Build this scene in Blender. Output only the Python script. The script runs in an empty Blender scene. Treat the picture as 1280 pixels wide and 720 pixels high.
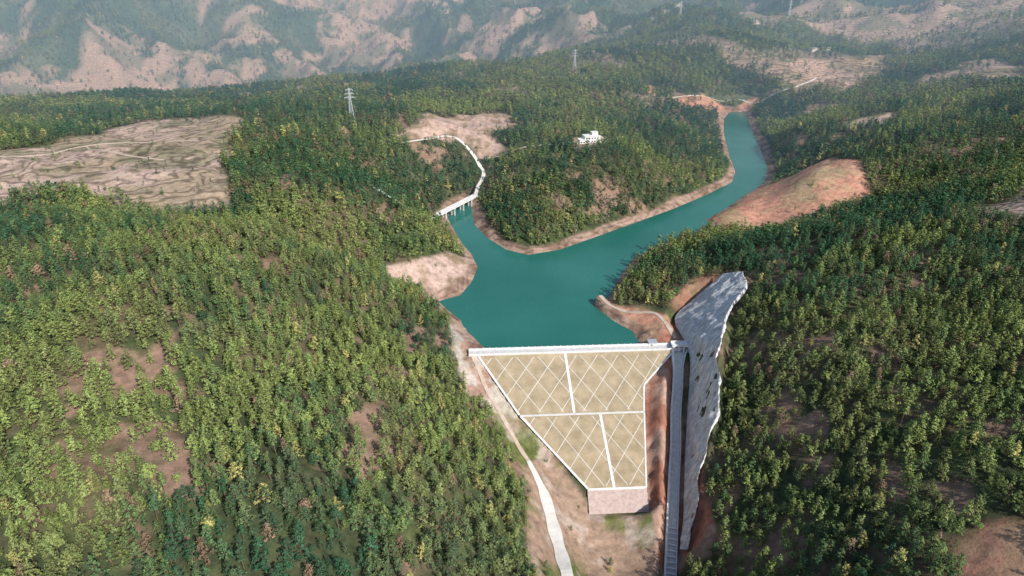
import bpy, bmesh, numpy as np, math
from mathutils import Vector, Matrix, kdtree
rng=np.random.default_rng(7)
SC=bpy.context.scene
def link(o): SC.collection.objects.link(o); return o
# ------------------------------------------------------------------ helpers
def ps(s): return [tuple(float(v) for v in p.split(',')) for p in s.replace('\n','').split(';')]
def sm(a,b,x):
    t=np.clip((x-a)/(b-a),0,1); return t*t*(3-2*t)
def vnoise(x,y,seed=0):
    xi=np.floor(x).astype(np.int64); yi=np.floor(y).astype(np.int64)
    fx=x-xi; fy=y-yi; fx=fx*fx*(3-2*fx); fy=fy*fy*(3-2*fy)
    def h(a,b):
        v=(a*374761393+b*668265263+seed*144269504)&0xffffffff
        v=((v^(v>>13))*1274126177)&0xffffffff
        v=v^(v>>16)
        return v/4294967295.0
    return (h(xi,yi)*(1-fx)+h(xi+1,yi)*fx)*(1-fy)+(h(xi,yi+1)*(1-fx)+h(xi+1,yi+1)*fx)*fy
def fbm(x,y,sc,o=4,seed=0):
    r=0;a=1;t=0
    for i in range(o):
        ca,sa=math.cos(i*1.3),math.sin(i*1.3)
        r=r+a*vnoise((x*ca-y*sa)/sc*2**i+17.3*i,(x*sa+y*ca)/sc*2**i-9.1*i,seed+i); t+=a; a*=.5
    return r/t
def sdf(poly,x,y):
    P=np.array(poly,float)[:,:2]; n=len(P)
    best=np.full(x.shape,1e18); ins=np.zeros(x.shape,bool)
    for i in range(n):
        ax,ay=P[i]; bx,by=P[(i+1)%n]
        ex,ey=bx-ax,by-ay
        t=np.clip(((x-ax)*ex+(y-ay)*ey)/(ex*ex+ey*ey+1e-9),0,1)
        best=np.minimum(best,(x-ax-t*ex)**2+(y-ay-t*ey)**2)
        if ay!=by:
            c=((ay>y)!=(by>y))&(x<(bx-ax)*(y-ay)/(by-ay)+ax); ins^=c
    d=np.sqrt(best); return np.where(ins,-d,d)
def catmull(pts,step=2.0):
    P=[np.array(p,float) for p in pts]; P=[2*P[0]-P[1]]+P+[2*P[-1]-P[-2]]; out=[]
    for i in range(1,len(P)-2):
        n=max(2,int(np.linalg.norm(P[i+1]-P[i])/step))
        for k in range(n):
            t=k/n
            out.append(.5*((2*P[i])+(-P[i-1]+P[i+1])*t+(2*P[i-1]-5*P[i]+4*P[i+1]-P[i+2])*t*t+(-P[i-1]+3*P[i]-3*P[i+1]+P[i+2])*t**3))
    out.append(P[-2]); return np.array(out)
# ------------------------------------------------------------------ survey of the valley (metres, reservoir level = 0)
H1=[(-161,150,52),(-113,153,48),(-66,164,35),(-28,184,12),(3,204,-12),(51,236,-50),(-179,182,62),(-126,186,58),(-73,199,46),(-31,228,20),(-6,254,-4),(-207,228,70),(-144,231,68),(-100,243,60),(-65,268,42),(-39,303,18),(-243,285,76),(-170,291,73),(-123,319,58),(-86,339,42),(-55,368,20),(-42,356,10),(-284,347,78),(-240,363,76),(-199,382,68),(-148,375,66),(-110,388,52),(-91,442,24),(-64,443,14),(-52,435,5),(-86,388,38),(-368,468,62),(-308,482,60),(-234,491,62),(-178,505,62),(-124,535,54)]
H1+=[(-78,500,34),(-50,520,12),(-140,440,46),(-215,440,54),(-350,610,58)]
XY=ps("-421,544;-476,624;-299,708;-382,743;-499,732;-250,575;-178,621;-168,717;-95,660;-58,694;-60,657;-117,706;-45,765;0,773;-15,622;41,543;43,580;45,615;47,660;78,690;14,563;0,653;120,610;127,660;202,776;206,712;133,812;243,906;61,881;185,1008;311,1033;218,1224;429,1243;333,1130;480,1181;407,1042;561,1176;674,1344;-44,966;-145,902;351,830;352,704;393,646;470,617;516,796;469,881;622,849;308,781;321,658;266,639;320,582;231,579;259,579;358,574;114,463;146,433;204,446;260,452;314,452;365,466")
ZZ=[60,58,56,56,50,54,55,58,36,26,8,48,42,40,16,11,23,34,44,48,14,30,20,36,30,12,40,18,44,40,12,66,70,42,40,22,28,50,48,50,26,36,48,60,62,44,70,34,30,14,22,8,12,36,14,28,42,52,64,70]
H2=[(a,b,z) for (a,b),z in zip(XY,ZZ)]
H3=[(117,194,0),(111,258,-8),(97,226,-28),(149,298,36),(165,345,44),(186,399,44),(136,347,32),(128,297,12),(165,210,36),(148,174,24),(194,274,52),(229,344,60),(176,167,40),(192,195,50),(224,252,66),(267,319,72)]
H3+=[(x,y,z) for (x,y),z in zip(ps("-687,929;-433,849;-292,872;-233,922;-1192,1636;-937,1672;-643,1652;-380,1767;-175,1733;18,1651;-1189,1682;-946,1948;-585,2200;-281,2107;0,2047;523,1841;838,1657;876,1240;-1152,1663;-816,2218;0,2495;585,2079;1056,1525"),
    [34,46,46,48,-60,-85,-85,-60,-30,0,40,10,-30,-30,20,60,60,90,110,70,50,80,120]) if (x,y)!=(-1192,1636) and (x,y)!=(-1152,1663)]
H3+=[(-19,340,-2),(4,298,-22),(21,262,-34),(-29,354,6),(-1300,1300,-80)]
H3+=[(106,395,8),(120,415,22),(86,405,8),(262,610,20),(290,640,30)]
SHORE=ps("-14,362;-29,388;-35,403;-45,418;-53,431;-38,439;-30,462;-27,486;-33,512;-42,534;-53,570;-60,596;-57,626;-48,649;-39,630;-35,580;-21,546;-5,522;13,511;40,522;69,546;109,580;153,617;194,656;234,699;249,736;260,799;285,914;307,992;327,1034;351,1034;328,936;308,834;290,751;269,699;234,656;203,617;179,590;179,564;161,555;145,546;117,525;97,501;83,472;73,445;63,420;68,401;79,388;84,371")
ANCH=[(-3000,6000,800),(0,6000,600),(3000,6000,800),(-3000,3800,450),(0,4000,350),(3000,3500,350),(-2500,1500,-50),(2500,1500,150),(-1500,0,60),(1500,0,120),(0,-400,-60),(-500,-300,60),(600,-300,80),(-3000,-1000,100),(3000,-1000,100)]
A=np.array(H1+H2+H3+[(p[0],p[1],0) for p in SHORE]+ANCH,float)
def K(x,y): return np.sqrt((x[:,None]-A[:,0])**2+(y[:,None]-A[:,1])**2+625)
n=len(A); M=np.zeros((n+3,n+3)); M[:n,:n]=K(A[:,0],A[:,1])-np.eye(n)*1.5
M[:n,n]=1;M[:n,n+1]=A[:,0];M[:n,n+2]=A[:,1];M[n:,:n]=M[:n,n:].T
W=np.linalg.solve(M,np.r_[A[:,2],0,0,0])
def rbf(x,y):
    out=np.empty(len(x))
    for i in range(0,len(x),40000):
        a=x[i:i+40000];b=y[i:i+40000]
        out[i:i+40000]=K(a,b)@W[:n]+W[n]+W[n+1]*a+W[n+2]*b
    return out
# dam frame
AX=np.array([.9985,.055]); DN=np.array([.055,-.9985]); C0=np.array([40.5,355.5])
def dz(w):
    w=np.asarray(w,float)
    return np.where(w<0,4.0,np.where(w<34.5,4-w/1.8,np.where(w<36.5,4-34.5/1.8,np.where(w<74,4-34.5/1.8-(w-36.5)/1.74,-36.72-(w-74)*.9))))
def dxy(a,w): return C0[0]+a*AX[0]+w*DN[0], C0[1]+a*AX[1]+w*DN[1]
def dloc(x,y): return (x-C0[0])*AX[0]+(y-C0[1])*AX[1],(x-C0[0])*DN[0]+(y-C0[1])*DN[1]
FOOT=[(-66,-8),(-62,0),(-38.5,35),(-3.5,74),(-3.5,83),(29,83),(29.2,74),(34.8,36),(37.6,20),(61,0),(66,-8)]
CH=catmull([(106,366,3),(102,352,1),(100,340,-8),(96,322,-18),(93,304,-27),(89,286,-34),(85,266,-43),(79,238,-52),(74,215,-58)],1.5)
BOT=[(142,412,30),(124,409,13),(108,394,5),(109,358,3.5),(106,338,-6),(102,321,-16),(98,303,-25),(94,285,-32),(90,265,-41),(85,248,-46)]
TOP=[(151,398,38),(143,376,36),(126,347,31),(114,319,26),(110,303,17),(107,291,6),(102,278,-5),(97,268,-17),(93,256,-30),(87,245,-43)]
NS,NT=300,44
def curve_u(pts,n):
    P=np.array(pts,float); m=len(P); u=np.linspace(0,m-1,n); o=[]
    Q=np.vstack([2*P[0]-P[1],P,2*P[-1]-P[-2]])
    for v in u:
        i=min(int(v),m-2); t=v-i; a,b,c,d=Q[i:i+4]
        o.append(.5*((2*b)+(-a+c)*t+(2*a-5*b+4*c-d)*t*t+(-a+3*b-3*c+d)*t**3))
    return np.array(o)
LB=curve_u(BOT,NS); LT=curve_u(TOP,NS)
tt=np.linspace(0,1,NT)[None,:,None]
LOFT=LB[:,None,:]*(1-tt)+LT[:,None,:]*tt
stamps=[]
def add_stamp(S,off,r0,r1):
    S=np.array(S,float); kd=kdtree.KDTree(len(S))
    for i,p in enumerate(S): kd.insert((p[0],p[1],0),i)
    kd.balance(); stamps.append((kd,S[:,2],off,r0,r1,(S[:,0].min()-r1,S[:,0].max()+r1,S[:,1].min()-r1,S[:,1].max()+r1)))
def base(x,y):
    z=rbf(x,y)
    d=sdf(SHORE,x,y); a,w=dloc(x,y)
    near=sm(4,60,np.abs(d))
    far=sm(1150,1900,y+0*x)
    zn=(fbm(x,y,95,4,3)-.5)*26+(fbm(x,y,22,3,9)-.5)*3.5
    prot=np.minimum(1,np.hypot(x-50,y-310)/130)**1.5
    z=z+zn*near*prot
    rg=lambda s,sd: 1-np.abs(2*fbm(x+.35*y,y*.9,s,3,sd)-1)
    z=z+far*((rg(560,21)-.75)*280+(rg(210,25)-.7)*120+(rg(80,28)-.7)*30)
    z=z+sm(2600,3800,y)*vnoise(x/900,y/900,4)*200
    up=sm(-3,5,-w-6)
    land=np.where(d>0,0.42*np.clip(d,0,60)*(1-sm(0,45,d))+np.maximum(z,1.5+.05*np.clip(d,0,60))*sm(0,45,d),np.maximum(-14,-.55*np.abs(d)))
    land=land+(fbm(x,y,9,3,31)-.5)*1.6*sm(0,4,d)*(1-sm(20,40,d))
    return np.where(d<220,z*(1-up)+land*up,z)
def T(x,y,wt=False):
    x=np.asarray(x,float).ravel(); y=np.asarray(y,float).ravel()
    z=base(x,y); ww=np.zeros(len(x))
    for kd,zs,off,r0,r1,bb in stamps:
        idx=np.nonzero((x>bb[0])&(x<bb[1])&(y>bb[2])&(y<bb[3]))[0]
        for i in idx:
            _,j,dist=kd.find((x[i],y[i],0))
            if dist<r1:
                t=max(0,min(1,(dist-r0)/(r1-r0))); w=1-t*t*(3-2*t)
                z[i]=z[i]*(1-w)+(zs[j]-off)*w; ww[i]=max(ww[i],w)
    return (z,ww) if wt else z
ga,gw=np.meshgrid(np.arange(-66,67,2.),np.arange(-8,84,2.)); ga=ga.ravel();gw=gw.ravel()
k=sdf(FOOT,ga,gw)<=0; ga=ga[k];gw=gw[k]; sx,sy=dxy(ga,gw)
add_stamp(np.c_[sx,sy,dz(gw)],1.5,1.5,9)
add_stamp(LOFT[::1,::2].reshape(-1,3),2.2,1.2,7)
add_stamp([(p[0]+o*1.0,p[1],p[2]) for p in CH for o in (-2,-.7,.7,2)],1.2,1.2,6)
# roads
def road_line(pts,smooth=9,z0=None,z1=None):
    c=catmull([(p[0],p[1],0) for p in pts],2.0); z=T(c[:,0],c[:,1])
    z=np.maximum(z,1.0) if pts[0][1]>370 else z
    zp=np.pad(z,smooth,mode='edge'); z=np.convolve(zp,np.ones(2*smooth+1)/(2*smooth+1),'valid')
    L=len(z); f=np.linspace(0,1,L)
    if z0 is not None: z=z+(z0-z[0])*np.clip(1-f*3,0,1)
    if z1 is not None: z=z+(z1-z[-1])*np.clip(1-(1-f)*3,0,1)
    c[:,2]=z; return c
roads={}
def mkroad(name,pts,w,smooth=9,z0=None,z1=None):
    c=road_line(pts,smooth,z0,z1); roads[name]=(c,w)
    t=np.gradient(c,axis=0); nn=np.c_[-t[:,1],t[:,0]]; nn/=np.linalg.norm(nn,axis=1)[:,None]
    S=[]
    for o in np.linspace(-w/2,w/2,4): S+= [(c[i,0]+nn[i,0]*o,c[i,1]+nn[i,1]*o,c[i,2]) for i in range(len(c))]
    add_stamp(S,.25,1.0,5)
mkroad('abutment_track',ps("-24,352;-21,345;-14,329;-3,311;9,291"),2.2,5,4.0)
zj=float(roads['abutment_track'][0][-1,2])
mkroad('access_road',ps("9,291;17,272;21,253;24,235;26,218;27,190"),6.0,5,zj,-36)
mkroad('plateau_track',ps("-520,600;-452,590;-422,609;-405,645;-380,655;-338,648;-297,640"),2.4)
mkroad('plateau_spur_track',ps("-405,640;-380,610;-345,590;-300,575"),1.8)
mkroad('bridge_road',ps("-36,634;-34,654;-29,677;-33,691;-45,712;-70,728;-114,690"),3.4,6,8.0)
mkroad('bridge_approach_road',ps("-67,583;-80,566;-97,556;-120,560"),4.5,5,None)
mkroad('hill_road',ps("-34,704;-8,699;20,705;52,700;66,690"),3.0,6)
mkroad('valley_road',ps("190,975;206,994;272,1029;344,1064;369,1047;420,1060;480,1110"),3.4,6)
mkroad('bench_track',ps("62,426;69,414;82,405;95,400;100,388;104,372"),2.6,4,7.0,4.2)
# ------------------------------------------------------------------ land-use masks
RG=dict(A="-466,609;-430,623;-426,711;-388,756;-324,761;-283,708;-255,623;-240,550;-215,480;-245,452;-310,465;-355,468;-385,440;-440,440;-540,520",
B="-91,441;-72,463;-51,495;-26,503;-25,475;-32,448;-51,429;-69,438;-83,426",
C="-124,701;-91,779;-38,818;5,803;4,758;-35,740;0,707;-34,703;-56,724;-101,708",
Y="58,722;100,730;98,682;66,662",E="198,1056;219,1005;286,1035;372,1058;366,1035;274,980;234,960;200,965",
R="180,599;245,665;300,688;328,684;334,644;323,580;288,566;245,543;210,539;185,553",
G="396,1124;518,1248;679,1322;636,1186;489,1016;429,1037",H="280,412;318,434;357,453;311,382",
I="63,428;86,405;114,389;116,373;101,357;82,373;67,399",
J="-45,391;-33,407;-18,363;-7,340;5,333;23,302;41,276;72,267;85,262;77,210;14,195;7,222;10,264;2,288;-14,316;-25,318;-32,338",
L="172,187;200,192;180,150;160,160",M="675,1036;746,1033;646,884;623,949",N="375,798;433,790;426,758;377,761")
RG={k:ps(v) for k,v in RG.items()}
def reg(k,x,y,soft=4,jit=12):
    P=np.array(RG[k]); m=np.zeros(len(x)); b=(x>P[:,0].min()-30)&(x<P[:,0].max()+30)&(y>P[:,1].min()-30)&(y<P[:,1].max()+30)
    if b.any():
        xx=x[b];yy=y[b]; d=sdf(RG[k],xx,yy)+(fbm(xx,yy,24,3,40)-.5)*jit*2
        m[b]=1-sm(-soft,soft,d)
    return m
def masks(x,y):
    m={k:reg(k,x,y,2.5 if k in 'BIJRY' else 5,5 if k in 'BIJRY' else 16) for k in RG}
    d=sdf(SHORE,x,y); a,w=dloc(x,y)
    ring=(4+8*fbm(x,y,40,2,50))
    m['shore']=(1-sm(ring-1.5,ring+1.5,d))*(d>-40)*(w<-3)
    far=sm(1000,1500,y)
    nf=fbm(x+.3*y,y,200,3,60)*.62+fbm(x,y,45,4,61)*.38
    m['farfield']=far*sm(.485,.52,nf)
    mid=sm(850,1000,y)*(1-far)
    m['midfield']=mid*sm(.55,.59,fbm(x,y,130,5,66))
    m['patch']=sm(.60,.72,fbm(x,y,20,5,70))*(1-far)
    gp=np.zeros(len(x))
    b=(x>74)&(x<100)&(y>240)&(y<360)
    gp[b]=1; m['gap']=gp*(w>-2)
    return m,d,w
# ------------------------------------------------------------------ terrain mesh
def grow(s,step,g,end):
    o=[];v=s
    while abs(v-s)<abs(end-s): step*=g; v+=step*np.sign(end-s); o.append(v)
    return o
xs=np.array(sorted(grow(-380,3.2,1.03,-4600)+list(np.arange(-380,-60,3.2))+list(np.arange(-60,180,1.6))+list(np.arange(180,520,3.2))+grow(520,3.2,1.03,4600)))
ys=np.array(sorted(grow(70,3,1.08,-700)+list(np.arange(70,200,3.))+list(np.arange(200,430,1.6))+list(np.arange(430,1100,3.2))+grow(1100,3.2,1.013,7000)))
X,Y=np.meshgrid(xs,ys); nx,ny=len(xs),len(ys)
x=X.ravel();y=Y.ravel(); z,ww=T(x,y,True)
m,dsh,wdn=masks(x,y)
rough=np.clip(m['I']+m['J']*.6+m['gap']+m['R']*.3+m['B']*.4,0,1)
z=z+rough*(1-ww)*(fbm(x,y,7,3,77)-.5)*3.0
def mixc(c,t,w): return c*(1-w[:,None])+np.array(t)[None,:]*w[:,None]
n1=fbm(x,y,30,4,80);n2=fbm(x,y,9,3,81);n3=fbm(x,y,60,3,82)
col=mixc(np.tile(np.array([.055,.07,.034]),(len(x),1)),(.145,.115,.07),sm(.42,.66,n1))
col=mixc(col,(.09,.12,.045),sm(.5,.7,n2)*.6)
col=mixc(col,(.30,.19,.14),m['patch']*.85)
farc=mixc(np.tile(np.array([.05,.09,.055]),(len(x),1)),(.40,.31,.265),np.clip(m['farfield'],0,1))
farc=mixc(farc,(.13,.155,.10),sm(.5,.60,fbm(x,y,40,4,83))*.7)
fw=sm(900,1200,y); col=col*(1-fw[:,None])+farc*fw[:,None]
col=mixc(col,(.34,.26,.21),m['midfield'])
fieldc=mixc(np.tile(np.array([.48,.35,.28]),(len(x),1)),(.31,.24,.16),sm(.42,.6,n3)*.8)
fieldc=mixc(fieldc,(.18,.17,.10),sm(.54,.66,n1)*.7)
def setc(mask,c):
    global col
    c=np.asarray(c,float)
    if c.ndim==1: c=np.tile(c,(len(x),1))
    col=col*(1-mask[:,None])+c*mask[:,None]
setc(m['A'],fieldc)
for kk in 'GHMN': setc(m[kk],fieldc*.95)
redc=mixc(np.tile(np.array([.47,.24,.165]),(len(x),1)),(.38,.28,.17),sm(.48,.66,n2)*.6)
pink=mixc(np.tile(np.array([.52,.37,.30]),(len(x),1)),(.28,.2,.13),sm(.5,.7,n2))
setc((1-sm(16,30,np.hypot(x-122,y-424)))*.85,redc*.75)
setc(m['C'],pink*.9); setc(m['E'],redc); setc(m['B'],pink); setc(m['Y'],pink)
setc(m['R'],mixc(redc*1.1,(.30,.27,.15),sm(.55,.7,n1)*.6)); setc(m['I'],mixc(redc,(.33,.15,.10),sm(.5,.65,n1)))
rb=m['R']*(1-sm(6,26,dsh))
setc(rb*.7,mixc(np.tile(np.array([.42,.17,.13]),(len(x),1)),(.30,.28,.12),sm(.48,.6,n2)))
jc=mixc(np.tile(np.array([.36,.25,.18]),(len(x),1)),(.14,.16,.05),sm(.44,.58,n1)); jc=mixc(jc,(.52,.42,.35),sm(.55,.7,n2)*.7)
setc(m['J'],jc); setc(m['L'],redc*.8)
ab=m['J']*sm(300,330,y); setc(ab*.8,mixc(np.tile(np.array([.62,.53,.46]),(len(x),1)),(.38,.22,.16),sm(.45,.62,n2)))
setc(m['gap'],mixc(np.tile(np.array([.34,.155,.105]),(len(x),1)),(.44,.28,.21),sm(.45,.65,n2)))
shc=mixc(np.tile(np.array([.38,.26,.20]),(len(x),1)),(.22,.14,.10),sm(.45,.65,n2)); setc(m['shore']*.95,shc)
field=np.clip(m['A']*.9+m['G']+m['M']+m['H']+m['R']*.15+m['shore']*.5+m['farfield']*.9+m['midfield'],0,1)
me=bpy.data.meshes.new('terrain'); me.vertices.add(nx*ny); me.vertices.foreach_set('co',np.c_[x,y,z].ravel())
i=np.arange((ny-1)*(nx-1)); r=i//(nx-1); cc=i%(nx-1); v0=r*nx+cc
F=np.c_[v0,v0+1,v0+nx+1,v0+nx].astype(np.int32)
me.loops.add(F.size); me.loops.foreach_set('vertex_index',F.ravel()); me.polygons.add(len(F)); me.polygons.foreach_set('loop_start',np.arange(0,F.size,4,dtype=np.int32))
me.polygons.foreach_set('use_smooth',np.ones(len(F),bool)); me.update(calc_edges=True)
at=me.attributes.new('ground_col','FLOAT_COLOR','POINT'); at.data.foreach_set('color',np.c_[col,np.ones(len(x))].astype(np.float32).ravel())
at=me.attributes.new('field','FLOAT','POINT'); at.data.foreach_set('value',field.astype(np.float32))
terr=link(bpy.data.objects.new('terrain',me))
# ------------------------------------------------------------------ materials
def newmat(name):
    mt=bpy.data.materials.new(name); mt.use_nodes=True; nt=mt.node_tree; b=nt.nodes['Principled BSDF']; return mt,nt,b
def N(nt,t): return nt.nodes.new(t)
def simple(name,c1,c2,scale=1.0,rough=.85,detail=6,bump=0.0,streak=None,spread=.15):
    mt,nt,b=newmat(name)
    ge=N(nt,'ShaderNodeNewGeometry'); mp=N(nt,'ShaderNodeMapping')
    if streak: mp.inputs['Scale'].default_value=streak
    nt.links.new(ge.outputs['Position'],mp.inputs['Vector'])
    no=N(nt,'ShaderNodeTexNoise'); no.inputs['Scale'].default_value=scale; no.inputs['Detail'].default_value=detail; no.inputs['Roughness'].default_value=.65
    nt.links.new(mp.outputs[0],no.inputs['Vector'])
    cr=N(nt,'ShaderNodeValToRGB'); cr.color_ramp.elements[0].position=.5-spread; cr.color_ramp.elements[1].position=.5+spread
    cr.color_ramp.elements[0].color=(*c1,1); cr.color_ramp.elements[1].color=(*c2,1)
    nt.links.new(no.outputs['Fac'],cr.inputs['Fac']); nt.links.new(cr.outputs[0],b.inputs['Base Color'])
    b.inputs['Roughness'].default_value=rough; b.inputs['Specular IOR Level'].default_value=.2
    if bump:
        bp=N(nt,'ShaderNodeBump'); bp.inputs['Distance'].default_value=bump; nt.links.new(no.outputs['Fac'],bp.inputs['Height']); nt.links.new(bp.outputs[0],b.inputs['Normal'])
    return mt
M_white=simple('white_concrete',(.62,.61,.59),(.80,.79,.76),.4)
M_beam=simple('lattice_concrete',(.56,.53,.47),(.72,.70,.64),.4)
M_conc=simple('concrete',(.50,.49,.47),(.66,.64,.61),.5)
M_road=simple('pale_road',(.60,.57,.52),(.74,.72,.67),.25)
M_dirt=simple('dirt_road',(.44,.34,.27),(.56,.46,.38),.25)
M_shot=simple('shotcrete',(.36,.355,.35),(.84,.83,.81),.6,.9,12,1.0,(.6,1.4,.22),.14)
M_grassface=simple('dam_grass',(.29,.23,.145),(.43,.345,.23),.16,.95,10,.1)
M_toe=simple('toe_masonry',(.40,.30,.27),(.54,.43,.39),.6,.9,8,.2)
M_bark=simple('bark',(.12,.09,.06),(.22,.16,.11),2)
M_steel=simple('galvanised_steel',(.42,.46,.50),(.56,.60,.64),1,.5)
M_dark=simple('dark_glass',(.03,.035,.04),(.05,.06,.07),1,.2)
M_roof=simple('roof',(.30,.32,.36),(.42,.44,.48),1)
mt,nt,b=newmat('terrain_ground')
ac=N(nt,'ShaderNodeAttribute'); ac.attribute_name='ground_col'
af=N(nt,'ShaderNodeAttribute'); af.attribute_name='field'
ge=N(nt,'ShaderNodeNewGeometry')
no=N(nt,'ShaderNodeTexNoise'); no.inputs['Scale'].default_value=.22; no.inputs['Detail'].default_value=9; no.inputs['Roughness'].default_value=.7
nt.links.new(ge.outputs['Position'],no.inputs['Vector'])
mr=N(nt,'ShaderNodeMapRange'); mr.inputs['From Min'].default_value=.3; mr.inputs['From Max'].default_value=.7; mr.inputs['To Min'].default_value=.55; mr.inputs['To Max'].default_value=1.4
nt.links.new(no.outputs['Fac'],mr.inputs['Value'])
sp=N(nt,'ShaderNodeSeparateXYZ'); nt.links.new(ge.outputs['Position'],sp.inputs[0])
no2=N(nt,'ShaderNodeTexNoise'); no2.inputs['Scale'].default_value=.012; no2.inputs['Detail'].default_value=4; nt.links.new(ge.outputs['Position'],no2.inputs['Vector'])
ma=N(nt,'ShaderNodeMath'); ma.operation='MULTIPLY_ADD'; ma.inputs[1].default_value=40; nt.links.new(no2.outputs['Fac'],ma.inputs[0]); nt.links.new(sp.outputs['Z'],ma.inputs[2])
ms=N(nt,'ShaderNodeMath'); ms.operation='MULTIPLY'; ms.inputs[1].default_value=2.2; nt.links.new(ma.outputs[0],ms.inputs[0])
sn=N(nt,'ShaderNodeMath'); sn.operation='SINE'; nt.links.new(ms.outputs[0],sn.inputs[0])
mr2=N(nt,'ShaderNodeMapRange'); mr2.inputs['From Min'].default_value=-1; mr2.inputs['From Max'].default_value=-.1; mr2.inputs['To Min'].default_value=.45; mr2.inputs['To Max'].default_value=1.05
nt.links.new(sn.outputs[0],mr2.inputs['Value'])
mxs=N(nt,'ShaderNodeMix'); mxs.data_type='FLOAT'; mxs.inputs[2].default_value=1.0
nt.links.new(af.outputs['Fac'],mxs.inputs[0]); nt.links.new(mr2.outputs[0],mxs.inputs[3])
mm=N(nt,'ShaderNodeMath'); mm.operation='MULTIPLY'; nt.links.new(mr.outputs[0],mm.inputs[0]); nt.links.new(mxs.outputs[0],mm.inputs[1])
vm=N(nt,'ShaderNodeVectorMath'); vm.operation='SCALE'; nt.links.new(ac.outputs['Color'],vm.inputs[0]); nt.links.new(mm.outputs[0],vm.inputs['Scale'])
nt.links.new(vm.outputs[0],b.inputs['Base Color']); b.inputs['Roughness'].default_value=.95; b.inputs['Specular IOR Level'].default_value=.1
bp=N(nt,'ShaderNodeBump'); bp.inputs['Distance'].default_value=1.2; bp.inputs['Strength'].default_value=.7; nt.links.new(no.outputs['Fac'],bp.inputs['Height']); nt.links.new(bp.outputs[0],b.inputs['Normal'])
me.materials.append(mt)
# water
mt,nt,b=newmat('reservoir_water')
ge=N(nt,'ShaderNodeNewGeometry')
n1_=N(nt,'ShaderNodeTexNoise'); n1_.inputs['Scale'].default_value=.35; n1_.inputs['Detail'].default_value=4; nt.links.new(ge.outputs['Position'],n1_.inputs['Vector'])
n2_=N(nt,'ShaderNodeTexNoise'); n2_.inputs['Scale'].default_value=.012; n2_.inputs['Detail'].default_value=3; nt.links.new(ge.outputs['Position'],n2_.inputs['Vector'])
cr=N(nt,'ShaderNodeValToRGB'); cr.color_ramp.elements[0].position=.3; cr.color_ramp.elements[1].position=.7
cr.color_ramp.elements[0].color=(.014,.120,.094,1); cr.color_ramp.elements[1].color=(.028,.160,.130,1)
nt.links.new(n2_.outputs['Fac'],cr.inputs['Fac']); nt.links.new(cr.outputs[0],b.inputs['Base Color'])
b.inputs['Roughness'].default_value=.15; b.inputs['IOR'].default_value=1.33
bp=N(nt,'ShaderNodeBump'); bp.inputs['Distance'].default_value=.25; bp.inputs['Strength'].default_value=.7; nt.links.new(n1_.outputs['Fac'],bp.inputs['Height']); nt.links.new(bp.outputs[0],b.inputs['Normal'])
M_water=mt
# ------------------------------------------------------------------ mesh utils
def mk(name,V,Fc,mat,parent=None,smooth=False):
    me=bpy.data.meshes.new(name); me.from_pydata([tuple(map(float,v)) for v in V],[],[tuple(int(q) for q in f) for f in Fc])
    me.materials.append(mat)
    if smooth: me.polygons.foreach_set('use_smooth',np.ones(len(me.polygons),bool))
    me.update(); o=link(bpy.data.objects.new(name,me))
    if parent: o.parent=parent
    return o
def empty(name): return link(bpy.data.objects.new(name,None))
class Acc:
    def __init__(s): s.V=[];s.F=[]
    def box(s,c,sx,sy,sz,rot=0):
        ca,sa=math.cos(rot),math.sin(rot); n=len(s.V)
        for dz_ in (0,sz):
            for a,b_ in ((-1,-1),(1,-1),(1,1),(-1,1)):
                px,py=a*sx/2,b_*sy/2; s.V.append((c[0]+px*ca-py*sa,c[1]+px*sa+py*ca,c[2]+dz_))
        s.F+=[(n,n+3,n+2,n+1),(n+4,n+5,n+6,n+7)]+[(n+i,n+(i+1)%4,n+4+(i+1)%4,n+4+i) for i in range(4)]
    def beam(s,p,q,w,h=None):
        h=h or w; p=Vector(p);q=Vector(q); d=(q-p).normalized(); u=d.cross(Vector((0,0,1)))
        if u.length<1e-3: u=Vector((1,0,0))
        u.normalize(); v=u.cross(d); n=len(s.V)
        for e in (p,q):
            for a,b_ in ((-1,-1),(1,-1),(1,1),(-1,1)): s.V.append(tuple(e+u*a*w/2+v*b_*h/2))
        s.F+=[(n,n+3,n+2,n+1),(n+4,n+5,n+6,n+7)]+[(n+i,n+(i+1)%4,n+4+(i+1)%4,n+4+i) for i in range(4)]
    def loft(s,secs):
        n0=len(s.V); k=len(secs[0])
        for q in secs: s.V+= [tuple(p) for p in q]
        for i in range(len(secs)-1):
            for j in range(k-1):
                a=n0+i*k+j; b_=a+1; s.F.append((a,b_,b_+k,a+k))
# water surface
P=np.array(SHORE); nP=len(P)
area=.5*np.sum(P[:,0]*np.roll(P[:,1],-1)-np.roll(P[:,0],-1)*P[:,1]); sgn=1 if area>0 else -1
nx_=np.roll(P,-1,0)-np.roll(P,1,0); nr=np.c_[nx_[:,1],-nx_[:,0]]*sgn; nr/=np.linalg.norm(nr,axis=1)[:,None]
PW=P+nr*6; PW[0]=(-18,353.5); PW[-1]=(92,362)
mk('reservoir_water',[(p[0],p[1],0) for p in PW],[tuple(range(nP)) if area>0 else tuple(range(nP))[::-1]],M_water)
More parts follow.
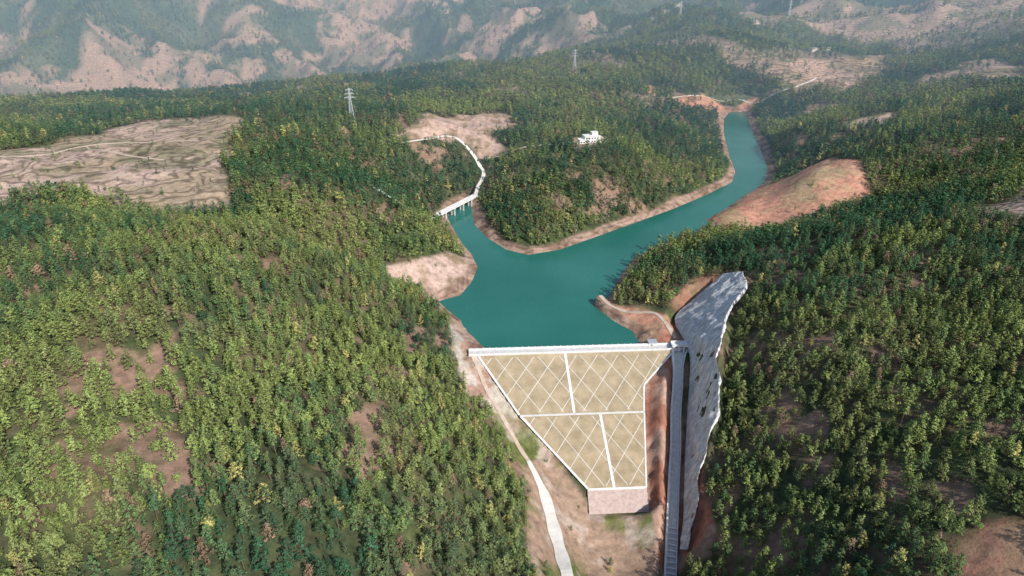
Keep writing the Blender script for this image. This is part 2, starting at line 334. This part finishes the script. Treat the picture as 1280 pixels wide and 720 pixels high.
# ------------------------------------------------------------------ DAM
dam=empty('embankment_dam')
def d3(a,w,h=0): x_,y_=dxy(a,w); return (x_,y_,float(dz(w))+h)
ws=[0,5,10,15,20,25,30,34.5,36.5,42,48,54,60,66,74]
def edge_a(w,pts):
    for (a0,w0),(a1,w1) in zip(pts,pts[1:]):
        if w0<=w<=w1: return a0+(a1-a0)*(w-w0)/(w1-w0)
Lf=[(-62,0),(-38.5,35),(-3.5,74)]; Rf=[(60.5,0),(37.6,20),(34.8,36),(29.2,74)]
ac_=Acc(); ac_.loft([[d3(edge_a(w,Lf)*(1-t)+edge_a(w,Rf)*t,w) for t in np.linspace(0,1,20)] for w in ws])
mk('grassed_face',ac_.V,ac_.F,M_grassface,dam)
ac_=Acc(); ac_.loft([[d3(a,w) for a in np.linspace(-3.5,29.2,8)] for w in (74,77,80,83.5)])
mk('masonry_toe',ac_.V,ac_.F,M_toe,dam)
ac_=Acc()
ac_.loft([[(*dxy(a,.0),3.0),(*dxy(a,0),4.3),(*dxy(a,-6.5),4.3),(*dxy(a,-7.5),3.6),(*dxy(a,-19),-4)] for a in np.linspace(-67,64,30)])
mk('crest_road',ac_.V,ac_.F,M_conc,dam)
ac_=Acc()
for w in (-.25,-6.4):
    ac_.beam((*dxy(-67,w),4.85),(*dxy(65,w),4.85),.5,1.1)
for a in np.arange(-66,65,4.):
    ac_.beam((*dxy(a,-6.4),4.3),(*dxy(a,-6.4),5.7),.6)
mk('parapet_walls',ac_.V,ac_.F,M_white,dam)
ac_=Acc()
def strip(p,q,width,h=.22):
    p=np.array(p,float);q=np.array(q,float); L=np.linalg.norm(q-p); d=(q-p)/L; nn=np.array([-d[1],d[0]])*width/2
    ts=[0,1]
    for wk in (34.5,36.5):
        if (p[1]-wk)*(q[1]-wk)<0: ts.append((wk-p[1])/(q[1]-p[1]))
    ts=sorted(ts)
    for t0,t1 in zip(ts,ts[1:]):
        a=p+(q-p)*t0;b_=p+(q-p)*t1
        secs=[]
        for c_ in (a,b_):
            secs.append([d3(*(c_-nn),-.1),d3(*(c_-nn),h),d3(*(c_+nn),h),d3(*(c_+nn),-.1)])
        ac_.loft(secs)
strip((-7.9,.3),(-6.2,34.4),1.5); strip((8.7,36.6),(11.3,73.8),1.5)
strip((-61,0.3),(-38.2,34.6),1.1); strip((-37.6,36),(-3.2,73.6),1.1)
strip((34.6,36.2),(29,73.8),.8); strip((37.4,20.4),(34.7,35.5),.8); strip((59.5,.6),(37.4,20),.8)
strip((-38,35.5),(34.6,35.5),1.4,.3)
strip((-3,74),(29,74),.8)
mk('face_stairs_and_kerbs',ac_.V,ac_.F,M_white,dam)
ac_=Acc()
panels=[[(-60,1.2),(-38,34),(-7,34),(-8.6,1.2)],[(-7.1,1.2),(-5.4,34),(34.4,34),(37,20),(57,2)],[(-36.5,37),(-3,73),(10.5,73),(8,37)],[(9.5,37),(12,73),(28.5,73),(34,37)]]
for pl in panels:
    for s in (1,-1):
        for k_ in range(-14,16):
            c0_=k_*13.0
            t=np.arange(0,76,.5); a=c0_+s*t*.80; wv=t
            ins=(sdf(pl,a,wv)<0); st=None
            for i_ in range(len(t)):
                if ins[i_] and st is None: st=i_
                if (not ins[i_] or i_==len(t)-1) and st is not None:
                    if i_-st>3: strip((a[st],wv[st]),(a[i_-1],wv[i_-1]),.30,.10+.02*(s>0))
                    st=None
mk('lattice_beams',ac_.V,ac_.F,M_beam,dam)
# ------------------------------------------------------------------ SPILLWAY
spw=empty('spillway')
t=np.gradient(CH,axis=0); nn=np.c_[t[:,1]*-1,t[:,0]]; nn/=np.linalg.norm(nn,axis=1)[:,None]
if nn[0,0]<0: nn=-nn
def chsec(prof):
    a=Acc(); secs=[]
    for i_,p in enumerate(CH):
        wdt=1+.7*(1-sm(0,22,float(i_)*1.5))
        secs.append([(p[0]+nn[i_,0]*o*wdt,p[1]+nn[i_,1]*o*wdt,p[2]+h) for o,h in prof])
    a.loft(secs); return a
a=chsec([(-2.2,.1),(2.2,.1)]); mk('chute_floor',a.V,a.F,M_conc,spw)
a=chsec([(-3.4,-2),(-3.4,1.9),(-2.3,1.9),(-2.3,-.2)]); b2=chsec([(2.3,-.2),(2.3,1.3),(2.8,1.3),(2.8,-1.5)])
k0=len(a.V); a.F+=[tuple(q+k0 for q in f) for f in b2.F]; a.V+=b2.V
mk('chute_walls',a.V,a.F,M_white,spw)
a=Acc()
for i_ in range(0,len(CH)):
    p=CH[i_]
    if p[1]<262 and i_%2==0: a.beam((p[0]-2.3*nn[i_,0],p[1]-2.3*nn[i_,1],p[2]+1.2),(p[0]+2.3*nn[i_,0],p[1]+2.3*nn[i_,1],p[2]+1.2),.7,.5)
mk('energy_dissipating_beams',a.V,a.F,M_white,spw)
a=Acc()
for o in (-4.6,-1.5,1.6,4.7): a.box((104.5+o,361,1.5),.8,6,5)
a.box((104.6,361,6.51),11.5,5.5,.5); a.box((104.6,358.5,7.02),11.5,.3,1.0); a.box((104.6,363.5,7.02),11.5,.3,1.0)
mk('gate_bridge',a.V,a.F,M_white,spw)
V=LOFT.copy(); sh_n=fbm(V[...,0].ravel()*1.0+V[...,2].ravel(),V[...,1].ravel(),11,4,90).reshape(NS,NT); sh_f=fbm(V[...,1].ravel()*1.0,V[...,2].ravel()*.2,3.2,4,91).reshape(NS,NT)
edge=np.sin(np.linspace(0,math.pi,NT))[None,:]**.5
V[...,0]+=-(sh_n-.5)*4.0*edge-(sh_f-.5)*3.0*edge; V[...,2]+=(sh_n-.5)*2*edge+1.2
V[:,-1,2]-=2.5
jit=(fbm(V[:,0,1],V[:,0,2],17,5,92)-.5)*9
V[:,-8:,0]+=jit[:,None]*np.linspace(.1,1,8)[None,:]
Fq=[(i_*NT+j,i_*NT+j+1,(i_+1)*NT+j+1,(i_+1)*NT+j) for i_ in range(NS-1) for j in range(NT-1)]
mk('shotcrete_slope',V.reshape(-1,3),Fq,M_shot,None,True)
# ------------------------------------------------------------------ ROADS
for nm,(c,w) in roads.items():
    a=Acc(); t=np.gradient(c,axis=0); q=np.c_[-t[:,1],t[:,0]]; q/=np.linalg.norm(q,axis=1)[:,None]; secs=[]
    for i_ in range(len(c)):
        ww_=w*(1+.10*math.sin(i_*.7))/2
        if nm=='access_road': ww_*=.38+.62*float(sm(0,16,float(i_)))
        secs.append([(c[i_,0]+q[i_,0]*ww_*s,c[i_,1]+q[i_,1]*ww_*s,c[i_,2]+h) for s,h in ((-1.05,-.4),(-1,.12),(0,.16),(1,.12),(1.05,-.4))])
    a.loft(secs); mk(nm,a.V,a.F,M_dirt if 'track' in nm or nm=='hill_road' else M_road)
# ------------------------------------------------------------------ BRIDGE
br=empty('road_bridge'); p0=np.array([-67.,583.]);p1=np.array([-36.,634.]); L=np.linalg.norm(p1-p0); u=(p1-p0)/L; ang=math.atan2(u[1],u[0]); md=(p0+p1)/2; nv=np.array([-u[1],u[0]])
a=Acc(); a.box((md[0],md[1],7.2),L+4,5.6,.9,ang); mk('deck',a.V,a.F,M_white,br)
a=Acc()
for s in (-1,1):
    e=nv*s*2.65; a.beam((p0[0]+e[0],p0[1]+e[1],8.75),(p1[0]+e[0],p1[1]+e[1],8.75),.3,.35)
    for k_ in np.arange(0,L,2.5): q=p0+u*k_+e; a.box((q[0],q[1],8.1),.25,.25,.6,ang)
mk('railings',a.V,a.F,M_white,br)
a=Acc()
for k_ in (.15,.38,.62,.85):
    q=p0+(p1-p0)*k_
    for s in (-1,1): a.box((q[0]+nv[0]*s*1.7,q[1]+nv[1]*s*1.7,-9),1.1,1.1,15.4,ang)
    a.box((q[0],q[1],6.4),1.5,5.4,.8,ang)
mk('piers',a.V,a.F,M_conc,br)
# ------------------------------------------------------------------ BUILDINGS
def house(name,x_,y_,rot,parts):
    e=empty(name); z_=float(T([x_],[y_])[0]); ca,sa=math.cos(rot),math.sin(rot)
    wl=Acc();gl=Acc();rf=Acc()
    for (ox,oy,sx_,sy_,h,st) in parts:
        cx,cy=x_+ox*ca-oy*sa,y_+ox*sa+oy*ca
        wl.box((cx,cy,z_-3),sx_,sy_,h+3,rot)
        rf.box((cx,cy,z_+h+.003),sx_+.8,sy_+.8,.35,rot)
        for s in range(st):
            for k_ in range(max(1,int(sx_//3))):
                wx=-sx_/2+1.6+k_*3
                for sd in (-1,1):
                    lx,ly=ox+wx,oy+sd*sy_/2
                    gl.box((x_+lx*ca-ly*sa,y_+lx*sa+ly*ca,z_+1+s*3.2),1.5,.12,1.4,rot)
    mk('walls',wl.V,wl.F,M_white,e); mk('roof',rf.V,rf.F,M_roof if name!='white_building' else M_white,e); mk('windows',gl.V,gl.F,M_dark,e)
house('white_building',80,688,.25,[(0,0,15,9,7,2),(-10,-1.5,7,8,4,1),(4,1,6,5,10,0),(9.5,2,6,10,4.2,1)])
for (hx,hy,r_) in [(-74,1309,.2),(-50,1330,.1),(2,1286,.4),(30,1335,.3),(300,1540,.2),(329,1565,.3),(355,1580,.1),(-376,1571,.5),(-350,1600,.2),(650,1150,.4),(700,1190,.1),(560,1330,.3),(600,1370,.3),(500,1500,.2)]:
    house('farmhouse',hx,hy,r_,[(0,0,14,9,6,2),(9,3,7,7,4,1)])
house('control_house',88,366,.06,[(0,0,5,4,3.4,1)])
# ------------------------------------------------------------------ PYLONS
def pylon(x_,y_,Hh,rot):
    z_=float(T([x_],[y_])[0])-.5; a=Acc()
    def lv(t):
        hw=3.2*(1-t)**1.3+.55
        return [(x_+hw*math.cos(rot+math.pi/4+k_*math.pi/2),y_+hw*math.sin(rot+math.pi/4+k_*math.pi/2),z_+Hh*t) for k_ in range(4)]
    T_=[0,.18,.34,.48,.6,.7,.79,.88,1.0]
    for t0,t1 in zip(T_,T_[1:]):
        A0,A1=lv(t0),lv(t1)
        for k_ in range(4):
            a.beam(A0[k_],A1[k_],.36); a.beam(A0[k_],A1[(k_+1)%4],.18); a.beam(A0[(k_+1)%4],A1[k_],.18); a.beam(A1[k_],A1[(k_+1)%4],.2)
    for t0,ln in ((.7,5.5),(.82,4.5),(.94,3.6)):
        c_=(x_,y_,z_+Hh*t0)
        for s in (-1,1):
            tip=(x_+s*ln*math.cos(rot),y_+s*ln*math.sin(rot),c_[2]+.3)
            for q in lv(t0): a.beam(q,tip,.22)
            a.beam((c_[0],c_[1],c_[2]+1.8),tip,.22); a.beam(tip,(tip[0],tip[1],tip[2]-1.8),.2)
    mk('transmission_pylon',a.V,a.F,M_steel)
for q in [(-168,719,33,.3),(98,1109,34,.2),(590,1560,38,.2),(340,1480,34,.2),(690,1760,40,.2)]: pylon(*q)
# ------------------------------------------------------------------ TREES
def leafmat():
    mt=bpy.data.materials.new('pine_foliage'); mt.use_nodes=True; nt=mt.node_tree; nt.nodes.clear()
    at=nt.nodes.new('ShaderNodeAttribute'); at.attribute_type='INSTANCER'; at.attribute_name='tcol'
    g=nt.nodes.new('ShaderNodeNewGeometry'); mr=nt.nodes.new('ShaderNodeMapRange'); mr.inputs['To Min'].default_value=.6; mr.inputs['To Max'].default_value=1.4
    nt.links.new(g.outputs['Random Per Island'],mr.inputs['Value'])
    v=nt.nodes.new('ShaderNodeVectorMath'); v.operation='SCALE'; nt.links.new(at.outputs['Color'],v.inputs[0]); nt.links.new(mr.outputs[0],v.inputs['Scale'])
    d=nt.nodes.new('ShaderNodeBsdfDiffuse')
    o=nt.nodes.new('ShaderNodeOutputMaterial')
    nt.links.new(v.outputs[0],d.inputs[0]); nt.links.new(d.outputs[0],o.inputs[0]); return mt
M_leaf=leafmat()
def tree(name,coll,Ht,R,nl,size,kind,seed,limbs=True):
    r=np.random.default_rng(seed); V=[];Fc=[];mi=[]
    def cone(p,q,r0,r1,k=5):
        p=np.array(p);q=np.array(q); d=q-p; d/=np.linalg.norm(d); u=np.cross(d,[.3,.9,.1]); u/=np.linalg.norm(u); v=np.cross(d,u); n=len(V)
        for e,rr in ((p,r0),(q,r1)):
            for i in range(k): an=2*math.pi*i/k; V.append(e+rr*(u*math.cos(an)+v*math.sin(an)))
        for i in range(k): Fc.append((n+i,n+(i+1)%k,n+k+(i+1)%k,n+k+i)); mi.append(0)
    bend=r.normal(0,.25,2)
    cone((0,0,-.6),(bend[0]*.5,bend[1]*.5,Ht*.5),.17,.11); cone((bend[0]*.5,bend[1]*.5,Ht*.5),(bend[0],bend[1],Ht*.95),.11,.03)
    nb=int(nl/13)
    for b_ in range(nb):
        t=(b_+r.random())/nb
        if kind=='pine': h=Ht*(.22+.77*t); rad=R*1.12*(1-t)**.85*(.7+.55*r.random())+.22
        elif kind=='round': h=Ht*(.35+.6*t); rad=R*math.sqrt(max(.05,1-(2*t-.9)**2*.8))*(.6+.55*r.random())
        else: h=Ht*(.45+.5*t); rad=R*(1-t*.6)*(.6+.6*r.random())
        an=b_*2.4+r.normal(0,.4); c0=np.array([bend[0]*h/Ht,bend[1]*h/Ht,h-.25*rad])
        tip=np.array([bend[0]*h/Ht+rad*math.cos(an),bend[1]*h/Ht+rad*math.sin(an),h+.12*rad+r.normal(0,.15)])
        if limbs: cone(c0,tip,.05,.015,3)
        for j in range(13):
            f=.3+.75*r.random()**.7; c=c0+(tip-c0)*f+r.normal(0,.24*size/.6,3)*[1,1,.7]
            nrm=np.array([math.cos(an)*.6,math.sin(an)*.6,.8])+r.normal(0,.4,3); nrm/=np.linalg.norm(nrm)
            u=np.cross(nrm,r.normal(0,1,3)); u/=np.linalg.norm(u); v=np.cross(nrm,u); s=size*(.6+.8*r.random())*(1-.35*t*(kind=='pine')); n=len(V)
            V.extend([c-u*s*.55,c-v*s*.32+nrm*.05,c+u*s*.6,c+v*s*.34]); Fc.append((n,n+1,n+2,n+3)); mi.append(1)
    me=bpy.data.meshes.new(name); me.from_pydata([tuple(map(float,v)) for v in V],[],Fc); me.materials.append(M_bark); me.materials.append(M_leaf)
    me.polygons.foreach_set('material_index',np.array(mi,np.int32)); me.update()
    o=bpy.data.objects.new(name,me); coll.objects.link(o)
cn=bpy.data.collections.new('pine_tree_variants'); cm=bpy.data.collections.new('mid_tree_variants'); cf=bpy.data.collections.new('distant_tree_variants')
for cl_,nl_,sz_,lm_ in ((cn,429,.56,True),(cm,169,.88,False)):
    for i_ in range(5): tree('a%d_pine_tree'%i_,cl_,8.8+.8*(i_%3),2.0+.14*i_,nl_,sz_,'pine',i_,lm_)
    for i_ in range(2): tree('b%d_thin_pine_tree'%i_,cl_,10.5,1.6,int(nl_*.7),sz_,'thin',20+i_,lm_)
    for i_ in range(2): tree('c%d_broadleaf_tree'%i_,cl_,6.5,2.3,nl_,sz_,'round',30+i_,lm_)
for i_ in range(3): tree('a%d_far_pine_tree'%i_,cf,9.5,2.3,104,1.25,'pine',50+i_,False)
tree('b0_far_round_tree',cf,7,2.6,104,1.3,'round',60,False)
def points(y0,y1,sp):
    out=[]
    for v in np.arange(y0,y1,sp):
        hw=.78*v+90; g=np.arange(-hw,hw,sp); out.append(np.c_[g,np.full(len(g),v)])
    P=np.vstack(out); P+=rng.normal(0,.40,P.shape)*sp; return P
def place(P):
    x=P[:,0];y=P[:,1]; m,d,w=masks(x,y)
    bare=np.clip(sum(m[k] for k in RG),0,1); pr=np.full(len(x),.97)
    pr*=1-.95*bare; pr*=1-.6*m['patch']; pr*=(1-m['farfield']*.86)*(1-m['midfield']*.93); pr*=1-m['shore']; pr*=(d>3)|(w>0)
    pr*=1-m['gap']; pr*=.70+.62*fbm(x,y,12,2,99)
    k=rng.random(len(x))<pr; x=x[k];y=y[k];bare=bare[k]; z,ww=T(x,y,True); k=(ww<.2); x=x[k];y=y[k];z=z[k];bare=bare[k]
    dl,dw=dloc(x,y); k=~((z<.6)&(dw<0)&(y<1100)&(sdf(SHORE,x,y)<6)); x=x[k];y=y[k];z=z[k];bare=bare[k]
    return x,y,z,bare
def instancer(name,coll,x,y,z,var,scl,tc):
    me=bpy.data.meshes.new(name); n_=len(x); me.vertices.add(n_); me.vertices.foreach_set('co',np.c_[x,y,z].ravel())
    a=me.attributes.new('var','INT','POINT'); a.data.foreach_set('value',var.astype(np.int32))
    a=me.attributes.new('rot','FLOAT_VECTOR','POINT'); a.data.foreach_set('vector',np.c_[rng.normal(0,.05,n_),rng.normal(0,.05,n_),rng.uniform(0,6.28,n_)].astype(np.float32).ravel())
    a=me.attributes.new('scl','FLOAT_VECTOR','POINT'); a.data.foreach_set('vector',scl.astype(np.float32).ravel())
    a=me.attributes.new('tcol','FLOAT_COLOR','POINT'); a.data.foreach_set('color',np.c_[tc,np.ones(n_)].astype(np.float32).ravel())
    me.update(); o=link(bpy.data.objects.new(name,me))
    g=bpy.data.node_groups.new(name+'_nodes','GeometryNodeTree'); g.interface.new_socket('Geometry',in_out='INPUT',socket_type='NodeSocketGeometry'); g.interface.new_socket('Geometry',in_out='OUTPUT',socket_type='NodeSocketGeometry')
    gi=g.nodes.new('NodeGroupInput');go=g.nodes.new('NodeGroupOutput'); ip=g.nodes.new('GeometryNodeInstanceOnPoints'); ci=g.nodes.new('GeometryNodeCollectionInfo')
    ci.inputs['Collection'].default_value=coll; ci.inputs['Separate Children'].default_value=True; ci.inputs['Reset Children'].default_value=True
    ip.inputs['Pick Instance'].default_value=True
    def na(nm,ty):
        q=g.nodes.new('GeometryNodeInputNamedAttribute'); q.data_type=ty; q.inputs['Name'].default_value=nm; return q.outputs[0]
    g.links.new(gi.outputs[0],ip.inputs['Points']); g.links.new(ci.outputs[0],ip.inputs['Instance'])
    g.links.new(na('var','INT'),ip.inputs['Instance Index']); g.links.new(na('rot','FLOAT_VECTOR'),ip.inputs['Rotation']); g.links.new(na('scl','FLOAT_VECTOR'),ip.inputs['Scale'])
    g.links.new(ip.outputs[0],go.inputs[0]); md_=o.modifiers.new('instances','NODES'); md_.node_group=g; return o
def tint(x,y,n_):
    a=fbm(x,y,75,5,110); r=rng.random(n_); wst=sm(60,-120,x)*.18*(1-sm(350,600,y)); t=np.clip((a-.5)*3.6+.38+wst+(r-.5)*.9,0,1)
    c=mixc(np.tile(np.array([.048,.115,.060]),(n_,1)),(.215,.27,.085),t)
    ol=sm(.54,.64,fbm(x,y,28,4,140)); c=mixc(c,(.19,.175,.085),ol*.28)
    yl=rng.random(n_)<.03; c[yl]=np.array([.36,.34,.12]); br_=rng.random(n_)<.015+.03*ol; c[br_]=np.array([.26,.18,.12])
    return c*(.7+.6*rng.random(n_))[:,None]
def forest(name,coll,y0,y1,sp,k):
    x_,y_,z_,ba=place(points(y0,y1,sp)); n_=len(x_)
    var=np.where(rng.random(n_)<.74,rng.integers(0,5,n_),np.where(rng.random(n_)<.55,rng.integers(5,7,n_),rng.integers(7,9,n_)))
    s=rng.uniform(.55,1.25,n_)*k; s*=np.where(ba>.3,.5,1); scl=np.c_[s*rng.uniform(.9,1.2,n_),s*rng.uniform(.9,1.2,n_),s*rng.uniform(.85,1.15,n_)]
    instancer(name,coll,x_,y_,z_,var,scl,tint(x_,y_,n_))
forest('pine_forest',cn,90,430,3.9,1.0)
forest('hillside_pine_forest',cm,430,850,4.2,1.0)
P1=points(850,1250,5.2); P2=points(1250,2900,8.0); Pf=np.vstack([P1,P2]); x_,y_,z_,ba=place(Pf); n_=len(x_)
var=np.where(rng.random(n_)<.85,rng.integers(0,3,n_),3); s=rng.uniform(.8,1.3,n_)*np.where(y_>1250,1.1,1.0)
instancer('distant_pine_forest',cf,x_,y_,z_,var,np.c_[s,s,s],tint(x_,y_,n_)*.85)
# ------------------------------------------------------------------ haze over the far valleys (real scattering air)
a=Acc(); a.box((0,4150,-250),11000,7100,750); hz=mk('valley_haze',a.V,a.F,M_white)
hz.data.materials.clear(); mt=bpy.data.materials.new('haze_air'); mt.use_nodes=True; nt=mt.node_tree; nt.nodes.clear()
vs=nt.nodes.new('ShaderNodeVolumeScatter'); vs.inputs['Color'].default_value=(.46,.72,1,1); vs.inputs['Density'].default_value=.00042; o=nt.nodes.new('ShaderNodeOutputMaterial'); nt.links.new(vs.outputs[0],o.inputs['Volume']); hz.data.materials.append(mt)
# ------------------------------------------------------------------ light
S=Vector((.50,-.62,.60)).normalized(); el=math.asin(S.z)
ld=bpy.data.lights.new('sun','SUN'); ld.energy=5.0; ld.angle=math.radians(.5); ld.color=(1,.96,.90)
lo=link(bpy.data.objects.new('sun',ld)); lo.rotation_euler=S.to_track_quat('Z','Y').to_euler()
wd=bpy.data.worlds.new('World'); SC.world=wd; wd.use_nodes=True; nt=wd.node_tree; sk=nt.nodes.new('ShaderNodeTexSky'); sk.sky_type='NISHITA'; sk.sun_disc=False; sk.sun_elevation=el; sk.sun_rotation=math.atan2(S.x,S.y)
nt.links.new(sk.outputs[0],nt.nodes['Background'].inputs[0]); nt.nodes['Background'].inputs[1].default_value=.15
cd=bpy.data.cameras.new('camera'); cd.lens=24; cd.clip_end=20000; cd.clip_start=.5; cam=link(bpy.data.objects.new('camera',cd)); cam.location=(0,0,230); cam.rotation_euler=(math.radians(63),0,0); SC.camera=cam
SC.view_settings.view_transform='Standard'
